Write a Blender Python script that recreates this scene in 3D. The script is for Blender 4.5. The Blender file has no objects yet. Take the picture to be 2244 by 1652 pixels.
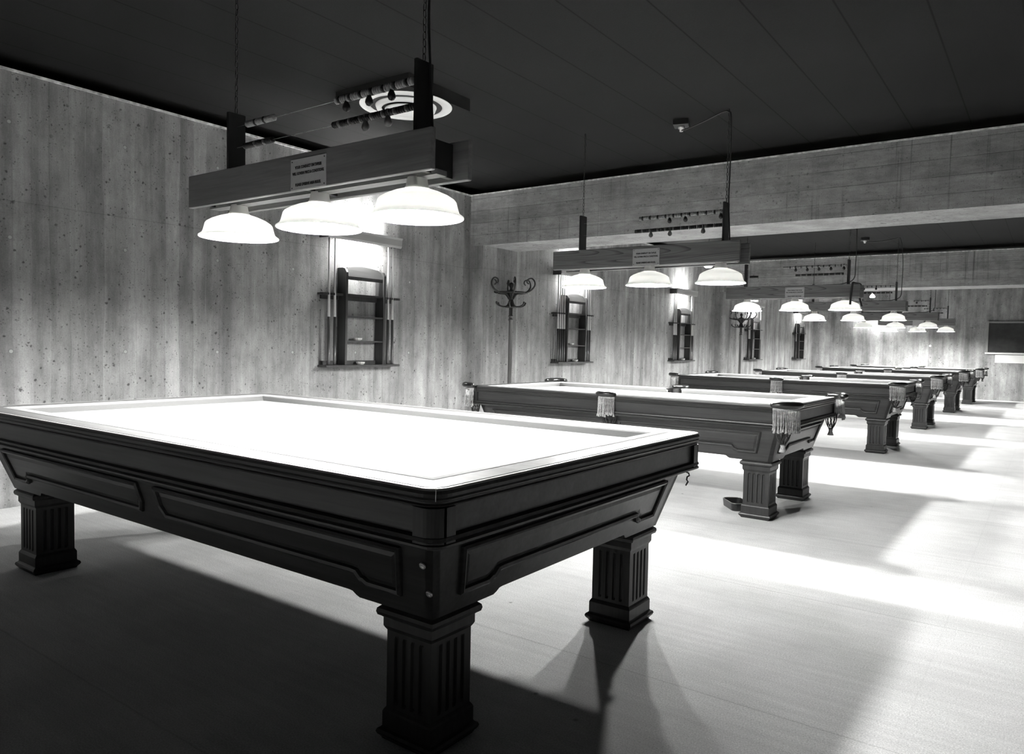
import bpy, bmesh, math, random
from mathutils import Matrix, Vector
S = bpy.context.scene
COL = S.collection
PI = math.pi
random.seed(7)

# ------------------------------------------------------------------ camera, world, exposure
YAW, PITCH, ROLL, F_PX = 0.6294, -0.0449, 0.0210, 1626.8
cam_d = bpy.data.cameras.new('camera'); cam = bpy.data.objects.new('camera', cam_d); COL.objects.link(cam)
fw = Vector((-math.sin(YAW)*math.cos(PITCH), math.cos(YAW)*math.cos(PITCH), math.sin(PITCH)))
rt = Vector((math.cos(YAW), math.sin(YAW), 0)); up = rt.cross(fw)
r2 = rt*math.cos(ROLL)+up*math.sin(ROLL); u2 = -rt*math.sin(ROLL)+up*math.cos(ROLL)
M = Matrix((r2, u2, -fw)).transposed().to_4x4(); M.translation = Vector((5.5529, -1.3369, 1.1573))
cam.matrix_world = M
cam_d.sensor_fit = 'HORIZONTAL'; cam_d.sensor_width = 36.0; cam_d.lens = F_PX/2244*36.0
cam_d.clip_start = 0.02; cam_d.clip_end = 200
S.camera = cam
S.view_settings.view_transform = 'Standard'; S.view_settings.look = 'None'
S.view_settings.gamma = 1.0; S.view_settings.use_curve_mapping = False
S.view_settings.exposure = 1.95
w = bpy.data.worlds.new('world'); S.world = w; w.use_nodes = True
w.node_tree.nodes['Background'].inputs[0].default_value = (0.5, 0.5, 0.48, 1)
w.node_tree.nodes['Background'].inputs[1].default_value = 0.05
LAMP_E = 560.0      # surface brightness of each billiard bulb
RACK_E = 230.0      # of each small tube behind a cue rack valance
S.cycles.max_bounces = 8; S.cycles.diffuse_bounces = 5; S.cycles.glossy_bounces = 3
S.cycles.sample_clamp_indirect = 6.0

# ------------------------------------------------------------------ materials
def new_mat(name):
    m = bpy.data.materials.new(name); m.use_nodes = True
    nt = m.node_tree; b = nt.nodes['Principled BSDF']
    return m, nt, b
def N(nt, t, **k):
    n = nt.nodes.new(t)
    for a, v in k.items():
        if a.startswith('i_'):
            n.inputs[a[2:].replace('_', ' ')].default_value = v
        else: setattr(n, a, v)
    return n
def g3(v): return (v*1.0, v*1.0, v*0.985, 1)
def plain(name, v, rough=0.6, metal=0.0, noise=0.0, scale=30, spec=0.5):
    m, nt, b = new_mat(name)
    b.inputs['Roughness'].default_value = rough; b.inputs['Metallic'].default_value = metal
    b.inputs['Specular IOR Level'].default_value = spec
    b.inputs['Base Color'].default_value = g3(v)
    if noise:
        tc = N(nt, 'ShaderNodeTexCoord'); nz = N(nt, 'ShaderNodeTexNoise'); nz.inputs['Scale'].default_value = scale
        nz.inputs['Detail'].default_value = 6
        r = N(nt, 'ShaderNodeMapRange'); r.inputs['To Min'].default_value = v*(1-noise); r.inputs['To Max'].default_value = v*(1+noise)
        r.inputs['From Min'].default_value = 0.3; r.inputs['From Max'].default_value = 0.7
        nt.links.new(tc.outputs['Object'], nz.inputs['Vector']); nt.links.new(nz.outputs['Fac'], r.inputs['Value'])
        nt.links.new(r.outputs[0], b.inputs['Base Color'])
    return m
def math_n(nt, op, a=None, b=None, c=None):
    n = nt.nodes.new('ShaderNodeMath'); n.operation = op
    for i, v in enumerate((a, b, c)):
        if v is None: continue
        if isinstance(v, (int, float)): n.inputs[i].default_value = v
        else: nt.links.new(v, n.inputs[i])
    return n.outputs[0]
def noise_n(nt, vec, scale, detail=4, rough=0.5):
    n = nt.nodes.new('ShaderNodeTexNoise'); n.inputs['Scale'].default_value = scale
    n.inputs['Detail'].default_value = detail; n.inputs['Roughness'].default_value = rough
    nt.links.new(vec, n.inputs['Vector']); return n.outputs['Fac']
def map_n(nt, vec, sx, sy, sz):
    n = nt.nodes.new('ShaderNodeMapping'); n.inputs['Scale'].default_value = (sx, sy, sz)
    nt.links.new(vec, n.inputs['Vector']); return n.outputs[0]
def rng(nt, v, a, b, c, d):
    n = nt.nodes.new('ShaderNodeMapRange')
    for i, x in zip(('From Min', 'From Max', 'To Min', 'To Max'), (a, b, c, d)): n.inputs[i].default_value = x
    nt.links.new(v, n.inputs['Value']); return n.outputs[0]

def concrete(name, axis, base, board=0.115):
    """board-formed concrete. axis 'v': boards upright; 'h': boards level (beams)"""
    m, nt, b = new_mat(name)
    geo = N(nt, 'ShaderNodeNewGeometry'); pos = geo.outputs['Position']
    sp = N(nt, 'ShaderNodeSeparateXYZ'); nt.links.new(pos, sp.inputs[0])
    x, y, z = sp.outputs
    run = math_n(nt, 'ADD', x, y)
    def mul(a, c): return math_n(nt, 'MULTIPLY', a, c)
    def white(c, k):
        wn = nt.nodes.new('ShaderNodeTexWhiteNoise'); wn.noise_dimensions = '1D'
        nt.links.new(math_n(nt, 'ADD', c, k), wn.inputs['W']); return wn.outputs['Value']
    wob = rng(nt, noise_n(nt, map_n(nt, pos, 5, 5, 1.1), 1.0, 3), 0.3, 0.7, -0.022, 0.022)
    if axis == 'v':
        c1 = math_n(nt, 'ADD', run, mul(wob, 0.55))
        cell = math_n(nt, 'FLOOR', math_n(nt, 'DIVIDE', c1, board)); fr = math_n(nt, 'FRACT', math_n(nt, 'DIVIDE', c1, board))
        c2 = math_n(nt, 'ADD', run, wob); cell2 = math_n(nt, 'FLOOR', math_n(nt, 'DIVIDE', c2, 0.071))
        seg = math_n(nt, 'FLOOR', math_n(nt, 'ADD', mul(z, 0.9), mul(white(cell2, 9.1), 5.0)))
        v = rng(nt, white(cell, 3.3), 0, 1, 0.84, 1.12)
        v = mul(v, rng(nt, white(math_n(nt, 'ADD', mul(cell2, 7.0), seg), 1.7), 0, 1, 0.93, 1.06))
        v = mul(v, rng(nt, noise_n(nt, map_n(nt, pos, 6.5, 6.5, 0.42), 1.0, 7, 0.62), 0.3, 0.7, 0.64, 1.32))
        v = mul(v, rng(nt, noise_n(nt, map_n(nt, pos, 60, 60, 3.0), 1.0, 3, 0.6), 0.3, 0.7, 0.95, 1.05))
        v = mul(v, rng(nt, noise_n(nt, map_n(nt, pos, 4.2, 4.2, 2.4), 1.0, 9, 0.72), 0.3, 0.7, 0.64, 1.34))
        jw, jd = 0.47, 0.22
        height = white(cell, 3.3)
    else:
        cell = math_n(nt, 'FLOOR', math_n(nt, 'DIVIDE', math_n(nt, 'SUBTRACT', z, 2.264), board)); fr = math_n(nt, 'FRACT', math_n(nt, 'DIVIDE', math_n(nt, 'SUBTRACT', z, 2.264), board))
        v = rng(nt, white(cell, 3.3), 0, 1, 0.90, 1.10)
        v = mul(v, rng(nt, noise_n(nt, map_n(nt, pos, 1.6, 1.6, 9), 1.0, 6, 0.65), 0.3, 0.7, 0.80, 1.20))
        v = mul(v, rng(nt, noise_n(nt, map_n(nt, pos, 4.0, 4.0, 4.0), 1.0, 7, 0.68), 0.3, 0.7, 0.74, 1.26))
        st = noise_n(nt, map_n(nt, pos, 22, 22, 0.25), 1.0, 4, 0.7)
        gate = rng(nt, noise_n(nt, map_n(nt, pos, 0.8, 0.8, 1.5), 1.0, 2), 0.45, 0.6, 0.15, 1)
        v = mul(v, math_n(nt, 'SUBTRACT', 1.0, mul(rng(nt, st, 0.56, 0.64, 0, 0.5), gate)))
        v = mul(v, rng(nt, noise_n(nt, map_n(nt, pos, 10, 110, 40), 1.0, 3), 0.3, 0.7, 0.88, 1.12))
        jw, jd = 0.476, 0.75
        height = white(cell, 3.3)
    edge = math_n(nt, 'ABSOLUTE', math_n(nt, 'SUBTRACT', fr, 0.5))
    joint = mul(rng(nt, edge, jw, 0.5, 0.0, 1.0), rng(nt, noise_n(nt, pos, 1.6, 3), 0.40, 0.56, 0.15 if axis == 'v' else 0.45, 1.0))
    v = mul(v, rng(nt, noise_n(nt, pos, 110, 3, 0.7), 0.3, 0.7, 0.86, 1.14))
    v = mul(v, math_n(nt, 'SUBTRACT', 1.0, mul(joint, jd)))
    # bug holes: irregular dark pits of several sizes
    warp = nt.nodes.new('ShaderNodeVectorMath'); warp.operation = 'ADD'
    nz = nt.nodes.new('ShaderNodeTexNoise'); nz.inputs['Scale'].default_value = 45; nz.inputs['Detail'].default_value = 2
    nt.links.new(pos, nz.inputs['Vector'])
    sc = nt.nodes.new('ShaderNodeVectorMath'); sc.operation = 'SCALE'; sc.inputs['Scale'].default_value = 0.02
    nt.links.new(nz.outputs['Color'], sc.inputs[0]); nt.links.new(pos, warp.inputs[0]); nt.links.new(sc.outputs[0], warp.inputs[1])
    pit = None
    for S_, a_, b_, g_, k_ in ((8.0, 0.07, 0.115, 0.49, 0.7), (19.0, 0.11, 0.19, 0.48, 0.65), (46.0, 0.13, 0.24, 0.46, 0.55)):
        vo = nt.nodes.new('ShaderNodeTexVoronoi'); vo.inputs['Scale'].default_value = S_; nt.links.new(warp.outputs[0], vo.inputs['Vector'])
        p = mul(rng(nt, vo.outputs['Distance'], a_, b_, k_, 0), rng(nt, noise_n(nt, pos, S_*0.27, 2), g_, g_+0.07, 0, 1))
        pit = p if pit is None else math_n(nt, 'MAXIMUM', pit, p)
    if axis == 'h': pit = mul(pit, 0.6)
    v = mul(v, math_n(nt, 'SUBTRACT', 1.0, pit))
    v = mul(v, base)
    if axis == 'v':   # formwork tie plugs every 0.747 m
        def near(c, off, per):
            f = math_n(nt, 'FRACT', math_n(nt, 'DIVIDE', math_n(nt, 'ADD', c, off), per))
            return mul(math_n(nt, 'SUBTRACT', f, 0.5), per)
        dy = near(run, 0.373-1.42, 0.747); dz = near(z, 0.373-1.037, 0.747)
        dd = math_n(nt, 'SQRT', math_n(nt, 'ADD', mul(dy, dy), mul(dz, dz)))
        def mixf(f, a, c):
            mix = nt.nodes.new('ShaderNodeMix'); mix.data_type = 'FLOAT'
            nt.links.new(f, mix.inputs['Factor']); nt.links.new(a, mix.inputs['A']); mix.inputs['B'].default_value = c
            return mix.outputs['Result']
        v = mixf(rng(nt, dd, 0.013, 0.018, 0.6, 0), v, base*0.5)
        v = mixf(rng(nt, dd, 0.010, 0.013, 1, 0), v, base*1.45)
        ln = rng(nt, math_n(nt, 'ABSOLUTE', math_n(nt, 'SUBTRACT', z, 2.022)), 0.001, 0.005, 0.22, 0)
        v = mul(v, math_n(nt, 'SUBTRACT', 1.0, ln))
    nt.links.new(v, b.inputs['Base Color'])
    b.inputs['Roughness'].default_value = 0.85; b.inputs['Specular IOR Level'].default_value = 0.25
    bp = N(nt, 'ShaderNodeBump'); bp.inputs['Strength'].default_value = 0.5; bp.inputs['Distance'].default_value = 0.004
    h = math_n(nt, 'ADD', mul(noise_n(nt, pos, 60, 4), 0.6), mul(height, 0.8))
    h = math_n(nt, 'SUBTRACT', h, mul(pit, 1.5))
    nt.links.new(h, bp.inputs['Height']); nt.links.new(bp.outputs[0], b.inputs['Normal'])
    return m
def wood(name, base, axis='x', contrast=0.5, rough=0.35, ring=0.0, spec=0.5, coat=0.0, grain=1.0):
    m, nt, b = new_mat(name)
    tc = N(nt, 'ShaderNodeTexCoord'); o = tc.outputs['Object']
    sc = {'x': (2.5, 55, 55), 'y': (55, 2.5, 55), 'z': (55, 55, 2.5)}[axis]
    sc2 = {'x': (0.7, 9, 9), 'y': (9, 0.7, 9), 'z': (9, 9, 0.7)}[axis]
    f1 = noise_n(nt, map_n(nt, o, *sc), grain, 5, 0.6); f2 = noise_n(nt, map_n(nt, o, *sc2), 1.0, 4, 0.55)
    v = math_n(nt, 'MULTIPLY', rng(nt, f1, 0.3, 0.7, 1-contrast*0.6, 1+contrast*0.6), rng(nt, f2, 0.3, 0.7, 1-contrast*0.5, 1+contrast*0.5))
    if ring:
        rs = {'x': (0.55, 6.5, 6.5), 'y': (6.5, 0.55, 6.5), 'z': (6.5, 6.5, 0.55)}[axis]
        wv = nt.nodes.new('ShaderNodeTexNoise'); wv.inputs['Scale'].default_value = 1.0; wv.inputs['Detail'].default_value = 1.0
        nt.links.new(map_n(nt, o, *rs), wv.inputs['Vector'])
        rr = math_n(nt, 'FRACT', math_n(nt, 'MULTIPLY', wv.outputs['Fac'], 22.0))
        v = math_n(nt, 'MULTIPLY', v, rng(nt, rr, 0.0, 0.35, 1-ring, 1.0))
    v = math_n(nt, 'MULTIPLY', v, base)
    nt.links.new(v, b.inputs['Base Color'])
    b.inputs['Roughness'].default_value = rough; b.inputs['Specular IOR Level'].default_value = spec
    b.inputs['Coat Weight'].default_value = coat; b.inputs['Coat Roughness'].default_value = 0.25
    bp = N(nt, 'ShaderNodeBump'); bp.inputs['Strength'].default_value = 0.15; bp.inputs['Distance'].default_value = 0.001
    nt.links.new(f1, bp.inputs['Height']); nt.links.new(bp.outputs[0], b.inputs['Normal'])
    return m
MT = {}
MT['concrete'] = concrete('board_marked_concrete', 'v', 0.275)
MT['concrete_low_bounce'] = concrete('low_bounce_concrete', 'v', 0.04)  # near-black, for the unseen walls, to cut the light they bounce back
MT['beam'] = concrete('level_board_concrete', 'h', 0.26, 0.138)
MT['table_wood'] = wood('dark_table_wood', 0.034, 'x', 0.55, 0.36, spec=0.22)
MT['rail_wood'] = wood('lighter_rail_top_wood', 0.12, 'x', 0.4, 0.4, spec=0.3)  # rail top lighter than the rest of the table wood
MT['table_wood_up'] = wood('dark_leg_wood', 0.028, 'z', 0.45, 0.38, spec=0.22)
MT['black_wood'] = wood('blackened_wood', 0.012, 'z', 0.4, 0.4)
MT['crest'] = wood('lighter_crest_wood', 0.045, 'y', 0.4, 0.45)  # crest slightly lighter than the rack wood
MT['valance'] = plain('grey_valance_paint', 0.32, 0.6)
MT['rack_wood'] = wood('dark_rack_wood', 0.035, 'z', 0.5, 0.4)
MT['oak'] = wood('plain_oak', 0.13, 'x', 0.35, 0.4, ring=0.12)
MT['oak_bold'] = wood('bold_grained_oak', 0.13, 'x', 0.4, 0.45, ring=0.68)
MT['cloth'] = plain('pale_table_cloth', 0.29, 0.95, noise=0.04, scale=200, spec=0.1)
MT['trim'] = plain('rail_edge_highlight', 0.35, 0.35)
MT['leather'] = plain('black_leather', 0.008, 0.28, noise=0.2, spec=0.6)
MT['fringe'] = plain('pale_fringe_cord', 0.34, 0.85, noise=0.35, scale=90)
MT['net'] = plain('dark_net_cord', 0.03, 0.8)
MT['metal'] = plain('grey_metal', 0.5, 0.35, 0.9)
MT['chain'] = plain('dark_chain', 0.03, 0.5, 0.6)
MT['cord'] = plain('black_cord', 0.012, 0.5)
MT['iron'] = plain('black_iron', 0.012, 0.45)
MT['pole'] = plain('dull_pole', 0.10, 0.3, 0.6)
MT['bead_light'] = plain('pale_beads', 0.30, 0.5, noise=0.3, scale=80)
MT['bead_dark'] = plain('dark_beads', 0.012, 0.4)
MT['bead_grey'] = plain('grey_beads', 0.16, 0.4)
MT['enamel'] = plain('white_enamel', 0.82, 0.35)
MT['neck'] = plain('pale_lamp_neck', 0.5, 0.5)
MT['cue_shaft'] = plain('maple_cue_shaft', 0.42, 0.35)
MT['cue_butt'] = wood('dark_cue_butt', 0.06, 'z', 0.5, 0.3)
MT['paper'] = plain('white_paper', 0.8, 0.8)
MT['ashtray'] = plain('pale_glass', 0.6, 0.2)
MT['sign'] = plain('pale_sign_plate', 0.34, 0.5, noise=0.05, scale=60)
MT['ink'] = plain('black_lettering', 0.012, 0.6)
MT['board'] = plain('chalkboard_slate', 0.018, 0.6, noise=0.5, scale=8)
MT['frame'] = plain('grey_frame_metal', 0.25, 0.4, 0.3)
MT['tray'] = plain('black_tray_paint', 0.015, 0.25)
# translucent shades
for key, nm_, fac in (('shade', 'white_opal_shade', 0.20),):
    m, nt, b = new_mat(nm_)
    b.inputs['Base Color'].default_value = g3(0.85); b.inputs['Roughness'].default_value = 0.4
    tr = N(nt, 'ShaderNodeBsdfTranslucent'); tr.inputs['Color'].default_value = g3(0.9)
    mx = N(nt, 'ShaderNodeMixShader'); mx.inputs[0].default_value = fac
    nt.links.new(b.outputs[0], mx.inputs[1]); nt.links.new(tr.outputs[0], mx.inputs[2])
    nt.links.new(mx.outputs[0], nt.nodes['Material Output'].inputs['Surface'])
    MT[key] = m
def emis(name, s, v=1.0):
    m, nt, b = new_mat(name)
    b.inputs['Emission Color'].default_value = (1, 1, .98, 1); b.inputs['Emission Strength'].default_value = s
    return m
MT['bulb'] = emis('lit_bulb', LAMP_E)
MT['tube'] = emis('lit_tube', RACK_E)
MT['small_bulb'] = emis('small_lit_bulb', 40.0)
# floor
m, nt, b = new_mat('speckled_floor')
geo = N(nt, 'ShaderNodeNewGeometry'); pos = geo.outputs['Position']
sp = N(nt, 'ShaderNodeSeparateXYZ'); nt.links.new(pos, sp.inputs[0])
v = rng(nt, noise_n(nt, pos, 190, 4, 0.8), 0.32, 0.68, 0.66, 1.30)
v = math_n(nt, 'MULTIPLY', v, rng(nt, noise_n(nt, pos, 1.6, 5, 0.6), 0.3, 0.7, 0.86, 1.12))
v = math_n(nt, 'MULTIPLY', v, rng(nt, noise_n(nt, map_n(nt, pos, 2.0, 30, 1), 1.0, 4, 0.6), 0.3, 0.7, 0.93, 1.06))
def seam(c, off, per, wd):
    f = math_n(nt, 'FRACT', math_n(nt, 'DIVIDE', math_n(nt, 'SUBTRACT', c, off), per))
    a = math_n(nt, 'ABSOLUTE', math_n(nt, 'SUBTRACT', f, 0.5))
    return rng(nt, a, 0.5-wd/per, 0.5, 0, 1)
wob = math_n(nt, 'ADD', sp.outputs[1], math_n(nt, 'MULTIPLY', noise_n(nt, pos, 14, 2), 0.012))
s1 = seam(wob, 1.03, 1.22, 0.006); s2 = seam(sp.outputs[0], 0.35, 2.44, 0.005)
sm = math_n(nt, 'MAXIMUM', s1, math_n(nt, 'MULTIPLY', s2, 0.25))
v = math_n(nt, 'MULTIPLY', v, math_n(nt, 'SUBTRACT', 1.0, math_n(nt, 'MULTIPLY', sm, 0.22)))
vo = nt.nodes.new('ShaderNodeTexVoronoi'); vo.inputs['Scale'].default_value = 4.0; nt.links.new(pos, vo.inputs['Vector'])
sp2 = math_n(nt, 'MULTIPLY', rng(nt, vo.outputs['Distance'], 0.02, 0.05, 1, 0), rng(nt, noise_n(nt, pos, 2.0, 2), 0.5, 0.55, 0, 0.7))
v = math_n(nt, 'MULTIPLY', v, math_n(nt, 'SUBTRACT', 1.0, sp2))
v = math_n(nt, 'MULTIPLY', v, 0.80)
nt.links.new(v, b.inputs['Base Color']); b.inputs['Roughness'].default_value = 0.85; b.inputs['Specular IOR Level'].default_value = 0.2
MT['floor'] = m
# ceiling: dark boards running along y, one joint each 0.397 m
m, nt, b = new_mat('dark_ceiling_panels')
geo = N(nt, 'ShaderNodeNewGeometry'); pos = geo.outputs['Position']
sp = N(nt, 'ShaderNodeSeparateXYZ'); nt.links.new(pos, sp.inputs[0])
f = math_n(nt, 'FRACT', math_n(nt, 'DIVIDE', math_n(nt, 'SUBTRACT', sp.outputs[0], 2.966-0.1985), 0.397))
a = math_n(nt, 'ABSOLUTE', math_n(nt, 'SUBTRACT', f, 0.5))
jn = rng(nt, a, 0.006, 0.018, 1, 0)
v = rng(nt, noise_n(nt, pos, 160, 3, 0.7), 0.3, 0.7, 0.8, 1.2)
v = math_n(nt, 'MULTIPLY', v, rng(nt, noise_n(nt, pos, 0.9, 3), 0.3, 0.7, 0.85, 1.15))
v = math_n(nt, 'MULTIPLY', v, math_n(nt, 'SUBTRACT', 1.0, math_n(nt, 'MULTIPLY', jn, 0.85)))
v = math_n(nt, 'MULTIPLY', v, 0.0125)
nt.links.new(v, b.inputs['Base Color']); b.inputs['Roughness'].default_value = 0.9; b.inputs['Specular IOR Level'].default_value = 0.15
MT['ceiling'] = m
MT['panel_dark'] = plain('black_panel_edge', 0.01, 0.7)

# ------------------------------------------------------------------ mesh helpers
class MB:
    def __init__(s): s.v = []; s.f = []; s.sm = []
    def add(s, vs, fs, smooth=False):
        o = len(s.v); s.v += [tuple(p) for p in vs]
        for f in fs: s.f.append(tuple(i+o for i in f)); s.sm.append(smooth)
        return s
    def box(s, x0, x1, y0, y1, z0, z1, bev=0.0):
        if bev <= 0:
            vs = [(x, y, z) for z in (z0, z1) for y in (y0, y1) for x in (x0, x1)]
            return s.add(vs, [(0, 2, 3, 1), (4, 5, 7, 6), (0, 1, 5, 4), (2, 6, 7, 3), (0, 4, 6, 2), (1, 3, 7, 5)])
        b = bev; loops = []
        for (zz, o) in ((z0, b), (z0+b, 0), (z1-b, 0), (z1, b)):
            loops.append([(x0+o, y0+o, zz), (x1-o, y0+o, zz), (x1-o, y1-o, zz), (x0+o, y1-o, zz)])
        return s.loft(loops, True, True)
    def loft(s, loops, cap0=False, cap1=False, smooth=False, closed=True):
        n = len(loops[0]); vs = [p for l in loops for p in l]; fs = []
        for i in range(len(loops)-1):
            for j in range(n if closed else n-1):
                k = (j+1) % n
                fs.append((i*n+j, i*n+k, (i+1)*n+k, (i+1)*n+j))
        if cap0: fs.append(tuple(reversed(range(n))))
        if cap1: fs.append(tuple(range((len(loops)-1)*n, len(loops)*n)))
        return s.add(vs, fs, smooth)
    def lathe(s, prof, cx=0, cy=0, cz=0, seg=24, smooth=True, cap0=False, cap1=False):
        loops = [[(cx+r*math.cos(2*PI*k/seg), cy+r*math.sin(2*PI*k/seg), cz+z) for k in range(seg)] for r, z in prof]
        return s.loft(loops, cap0, cap1, smooth)
    def tube(s, pts, r, seg=6, smooth=True, cap=True, closed=False):
        pts = [Vector(p) for p in pts]; n = len(pts); loops = []
        rad = r if isinstance(r, (list, tuple)) else [r]*n
        ref = None
        for i, p in enumerate(pts):
            a = pts[(i-1) % n] if (i > 0 or closed) else p
            c = pts[(i+1) % n] if (i < n-1 or closed) else p
            t = (c-a); t = t.normalized() if t.length > 1e-9 else Vector((0, 0, 1))
            if ref is None:
                ref = Vector((0, 0, 1)) if abs(t.z) < 0.9 else Vector((1, 0, 0))
            ref = (ref - t*ref.dot(t)); ref = ref.normalized() if ref.length > 1e-6 else t.orthogonal().normalized()
            bb = t.cross(ref)
            loops.append([tuple(p+(ref*math.cos(2*PI*k/seg)+bb*math.sin(2*PI*k/seg))*rad[i]) for k in range(seg)])
        if closed:
            loops.append(loops[0]); return s.loft(loops, False, False, smooth)
        return s.loft(loops, cap, cap, smooth)
    def prism(s, poly, fn, d0, d1, smooth=False):
        """poly (u,v) outline; fn(u,v,d) -> point; between depths d0 and d1"""
        a = [fn(u, v, d0) for u, v in poly]; b = [fn(u, v, d1) for u, v in poly]
        return s.loft([a, b], True, True, smooth)
    def ball(s, c, r, seg=8, rings=6, sz=1.0):
        prof = [(max(1e-5, r*math.sin(PI*i/rings)), -r*sz*math.cos(PI*i/rings)) for i in range(rings+1)]
        return s.lathe(prof, c[0], c[1], c[2], seg)
    def mesh(s, name, mat):
        me = bpy.data.meshes.new(name); me.from_pydata(s.v, [], s.f)
        me.polygons.foreach_set('use_smooth', s.sm)
        bm = bmesh.new(); bm.from_mesh(me); bmesh.ops.recalc_face_normals(bm, faces=bm.faces); bm.to_mesh(me); bm.free()
        me.materials.append(MT[mat] if isinstance(mat, str) else mat); return me
    def build(s, name, mat, parent=None, loc=(0, 0, 0), rot=(0, 0, 0)):
        return link(name, s.mesh(name, mat), parent, loc, rot)
def link(name, me, parent=None, loc=(0, 0, 0), rot=(0, 0, 0)):
    o = bpy.data.objects.new(name, me); COL.objects.link(o)
    o.parent = parent; o.location = loc; o.rotation_euler = rot
    return o
def tag(o, label, cat, group=None):
    o['label'] = label; o['category'] = cat
    if group: o['group'] = group
    return o
def thing(name, label, cat, loc=(0, 0, 0), rz=0, group=None):
    o = bpy.data.objects.new(name, None); COL.objects.link(o)
    o.location = loc; o.rotation_euler = (0, 0, rz); o.empty_display_size = 0.1
    return tag(o, label, cat, group)
def struct(o): o['kind'] = 'structure'; return o
def copy_tree(o, parent=None):
    c = o.copy(); COL.objects.link(c); c.parent = parent
    for ch in list(o.children): copy_tree(ch, c)
    return c
def rrect(hx, hy, r, z, seg=5, cx=0, cy=0):
    r = max(r, 1e-4); pts = []
    for (sx, sy, a0) in ((1, -1, -PI/2), (1, 1, 0), (-1, 1, PI/2), (-1, -1, PI)):
        for k in range(seg+1):
            a = a0+PI/2*k/seg
            pts.append((cx+sx*(hx-r)+r*math.cos(a), cy+sy*(hy-r)+r*math.sin(a), z))
    return pts
def text_mesh(name, s, size, mat, parent, loc, rot, bold=0.0, sx=1.0, depth=0.0006):
    cu = bpy.data.curves.new(name, 'FONT'); cu.body = s; cu.size = size; cu.align_x = 'CENTER'; cu.align_y = 'CENTER'
    cu.offset = bold; cu.extrude = depth
    t = bpy.data.objects.new(name, cu); COL.objects.link(t)
    dg = bpy.context.evaluated_depsgraph_get(); me = bpy.data.meshes.new_from_object(t.evaluated_get(dg))
    bpy.data.objects.remove(t); me.materials.clear(); me.materials.append(MT[mat])
    o = link(name, me, parent, loc, rot); o.scale = (sx, 1, 1); return o

# ------------------------------------------------------------------ room
HC, HW, YE, YN, XR = 2.96, 2.8703, 20.667, -4.0, 9.6
struct(MB().box(-0.4, XR+.2, YN-.2, YE+.3, -0.15, 0).build('floor', 'floor'))
struct(MB().box(-0.4, XR+.2, YN-.2, YE+.3, HC, HC+0.12).build('ceiling', 'ceiling'))
struct(MB().box(-0.25, 0, YN, YE, 0, HW).build('wall_left', 'concrete'))
struct(MB().box(-0.36, XR+.2, YE, YE+.25, 0, HC).build('wall_far', 'concrete'))
struct(MB().box(XR, XR+.2, YN, YE, 0, HC).build('wall_right', 'concrete_low_bounce'))
struct(MB().box(-0.36, XR+.2, YN-.2, YN, 0, HC).build('wall_near', 'concrete_low_bounce'))
struct(MB().box(-0.40, -0.36, YN-.2, YE+.25, 0, HC).build('trim_1', 'panel_dark'))
MT['edge_light'] = plain('edge_light_concrete', 0.55, 0.9, noise=0.5, scale=25)  # lighter than the concrete: paints the light caught along the top edges
struct(MB().box(0, .012, YN, YE, HW-.014, HW+.002).build('trim_6', 'edge_light'))
for i, yb in enumerate((5.4083, 13.2452)):
    struct(MB().box(0.012, XR, yb-.010, yb, HW-.012, HW+.002).build('trim_%d' % (7+i), 'edge_light'))  # same painted edge light along the beam top
    struct(MB().box(0.0, XR, yb, yb+0.6745, 2.2816, HW).build('trim_%d' % (2+i), 'beam'))
    struct(MB().box(0.0, 0.1935, yb, yb+0.6745, 0, 2.2816).build('trim_%d' % (4+i), 'concrete'))

# ------------------------------------------------------------------ billiard tables
H = 0.797
LEGX, LEGY, LEGS = 0.140, 0.150, 0.215   # outer cap face inset from the rail, cap width
def leg_mesh():
    """origin: centre of leg on the floor; fluted square leg 0.40 high"""
    m = MB(); c = LEGS/2
    def sq(h, z): return [(-h, -h, z), (h, -h, z), (h, h, z), (-h, h, z)]
    base = [(c*0.86, 0.0), (c*0.90, 0.008), (c*0.97, 0.016), (c*1.0, 0.024), (c*0.97, 0.032), (c*0.90, 0.036), (c*0.875, 0.040)]
    m.loft([sq(h, z) for h, z in base], True, False)
    m.loft([sq(h, z) for h, z in [(c*.875, .040), (c*.875, .082), (c*.85, .088), (c*.80, .096)]])
    # fluted shaft: plan outline with grooves, between z .112 and .292
    hs = c*0.80; pts = []
    nfl = 4; gw = 0.0085; gd = 0.007
    side = []
    cs = [(-hs*0.56 + i*(2*hs*0.56)/(nfl-1)) for i in range(nfl)]
    side.append(-hs)
    out = [(-hs, 0)]
    for g in cs: out += [(g-gw, 0), (g-gw*.5, gd), (g+gw*.5, gd), (g+gw, 0)]
    for k in range(4):
        a = k*PI/2
        for u, d in out:
            x, y = u, -(hs-d)
            pts.append((x*math.cos(a)-y*math.sin(a), x*math.sin(a)+y*math.cos(a)))
    flat = []
    for k in range(4):
        a = k*PI/2
        for u, d in out:
            x, y = u, -hs
            flat.append((x*math.cos(a)-y*math.sin(a), x*math.sin(a)+y*math.cos(a)))
    m.loft([[(x, y, z) for x, y in P] for P, z in ((flat, .096), (flat, .108), (pts, .116), (pts, .302), (flat, .310), (flat, .322))])
    m.loft([sq(h, z) for h, z in [(c*.80, .322), (c*.85, .330), (c*.875, .336), (c*.875, .360), (c*.92, .364), (c*.99, .368),
                                  (c*1.02, .378), (c*1.0, .388), (c*.90, .397), (c*.86, .404)]], False, True)
    return m.mesh('leg', 'table_wood_up')
LEG = leg_mesh()

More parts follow.
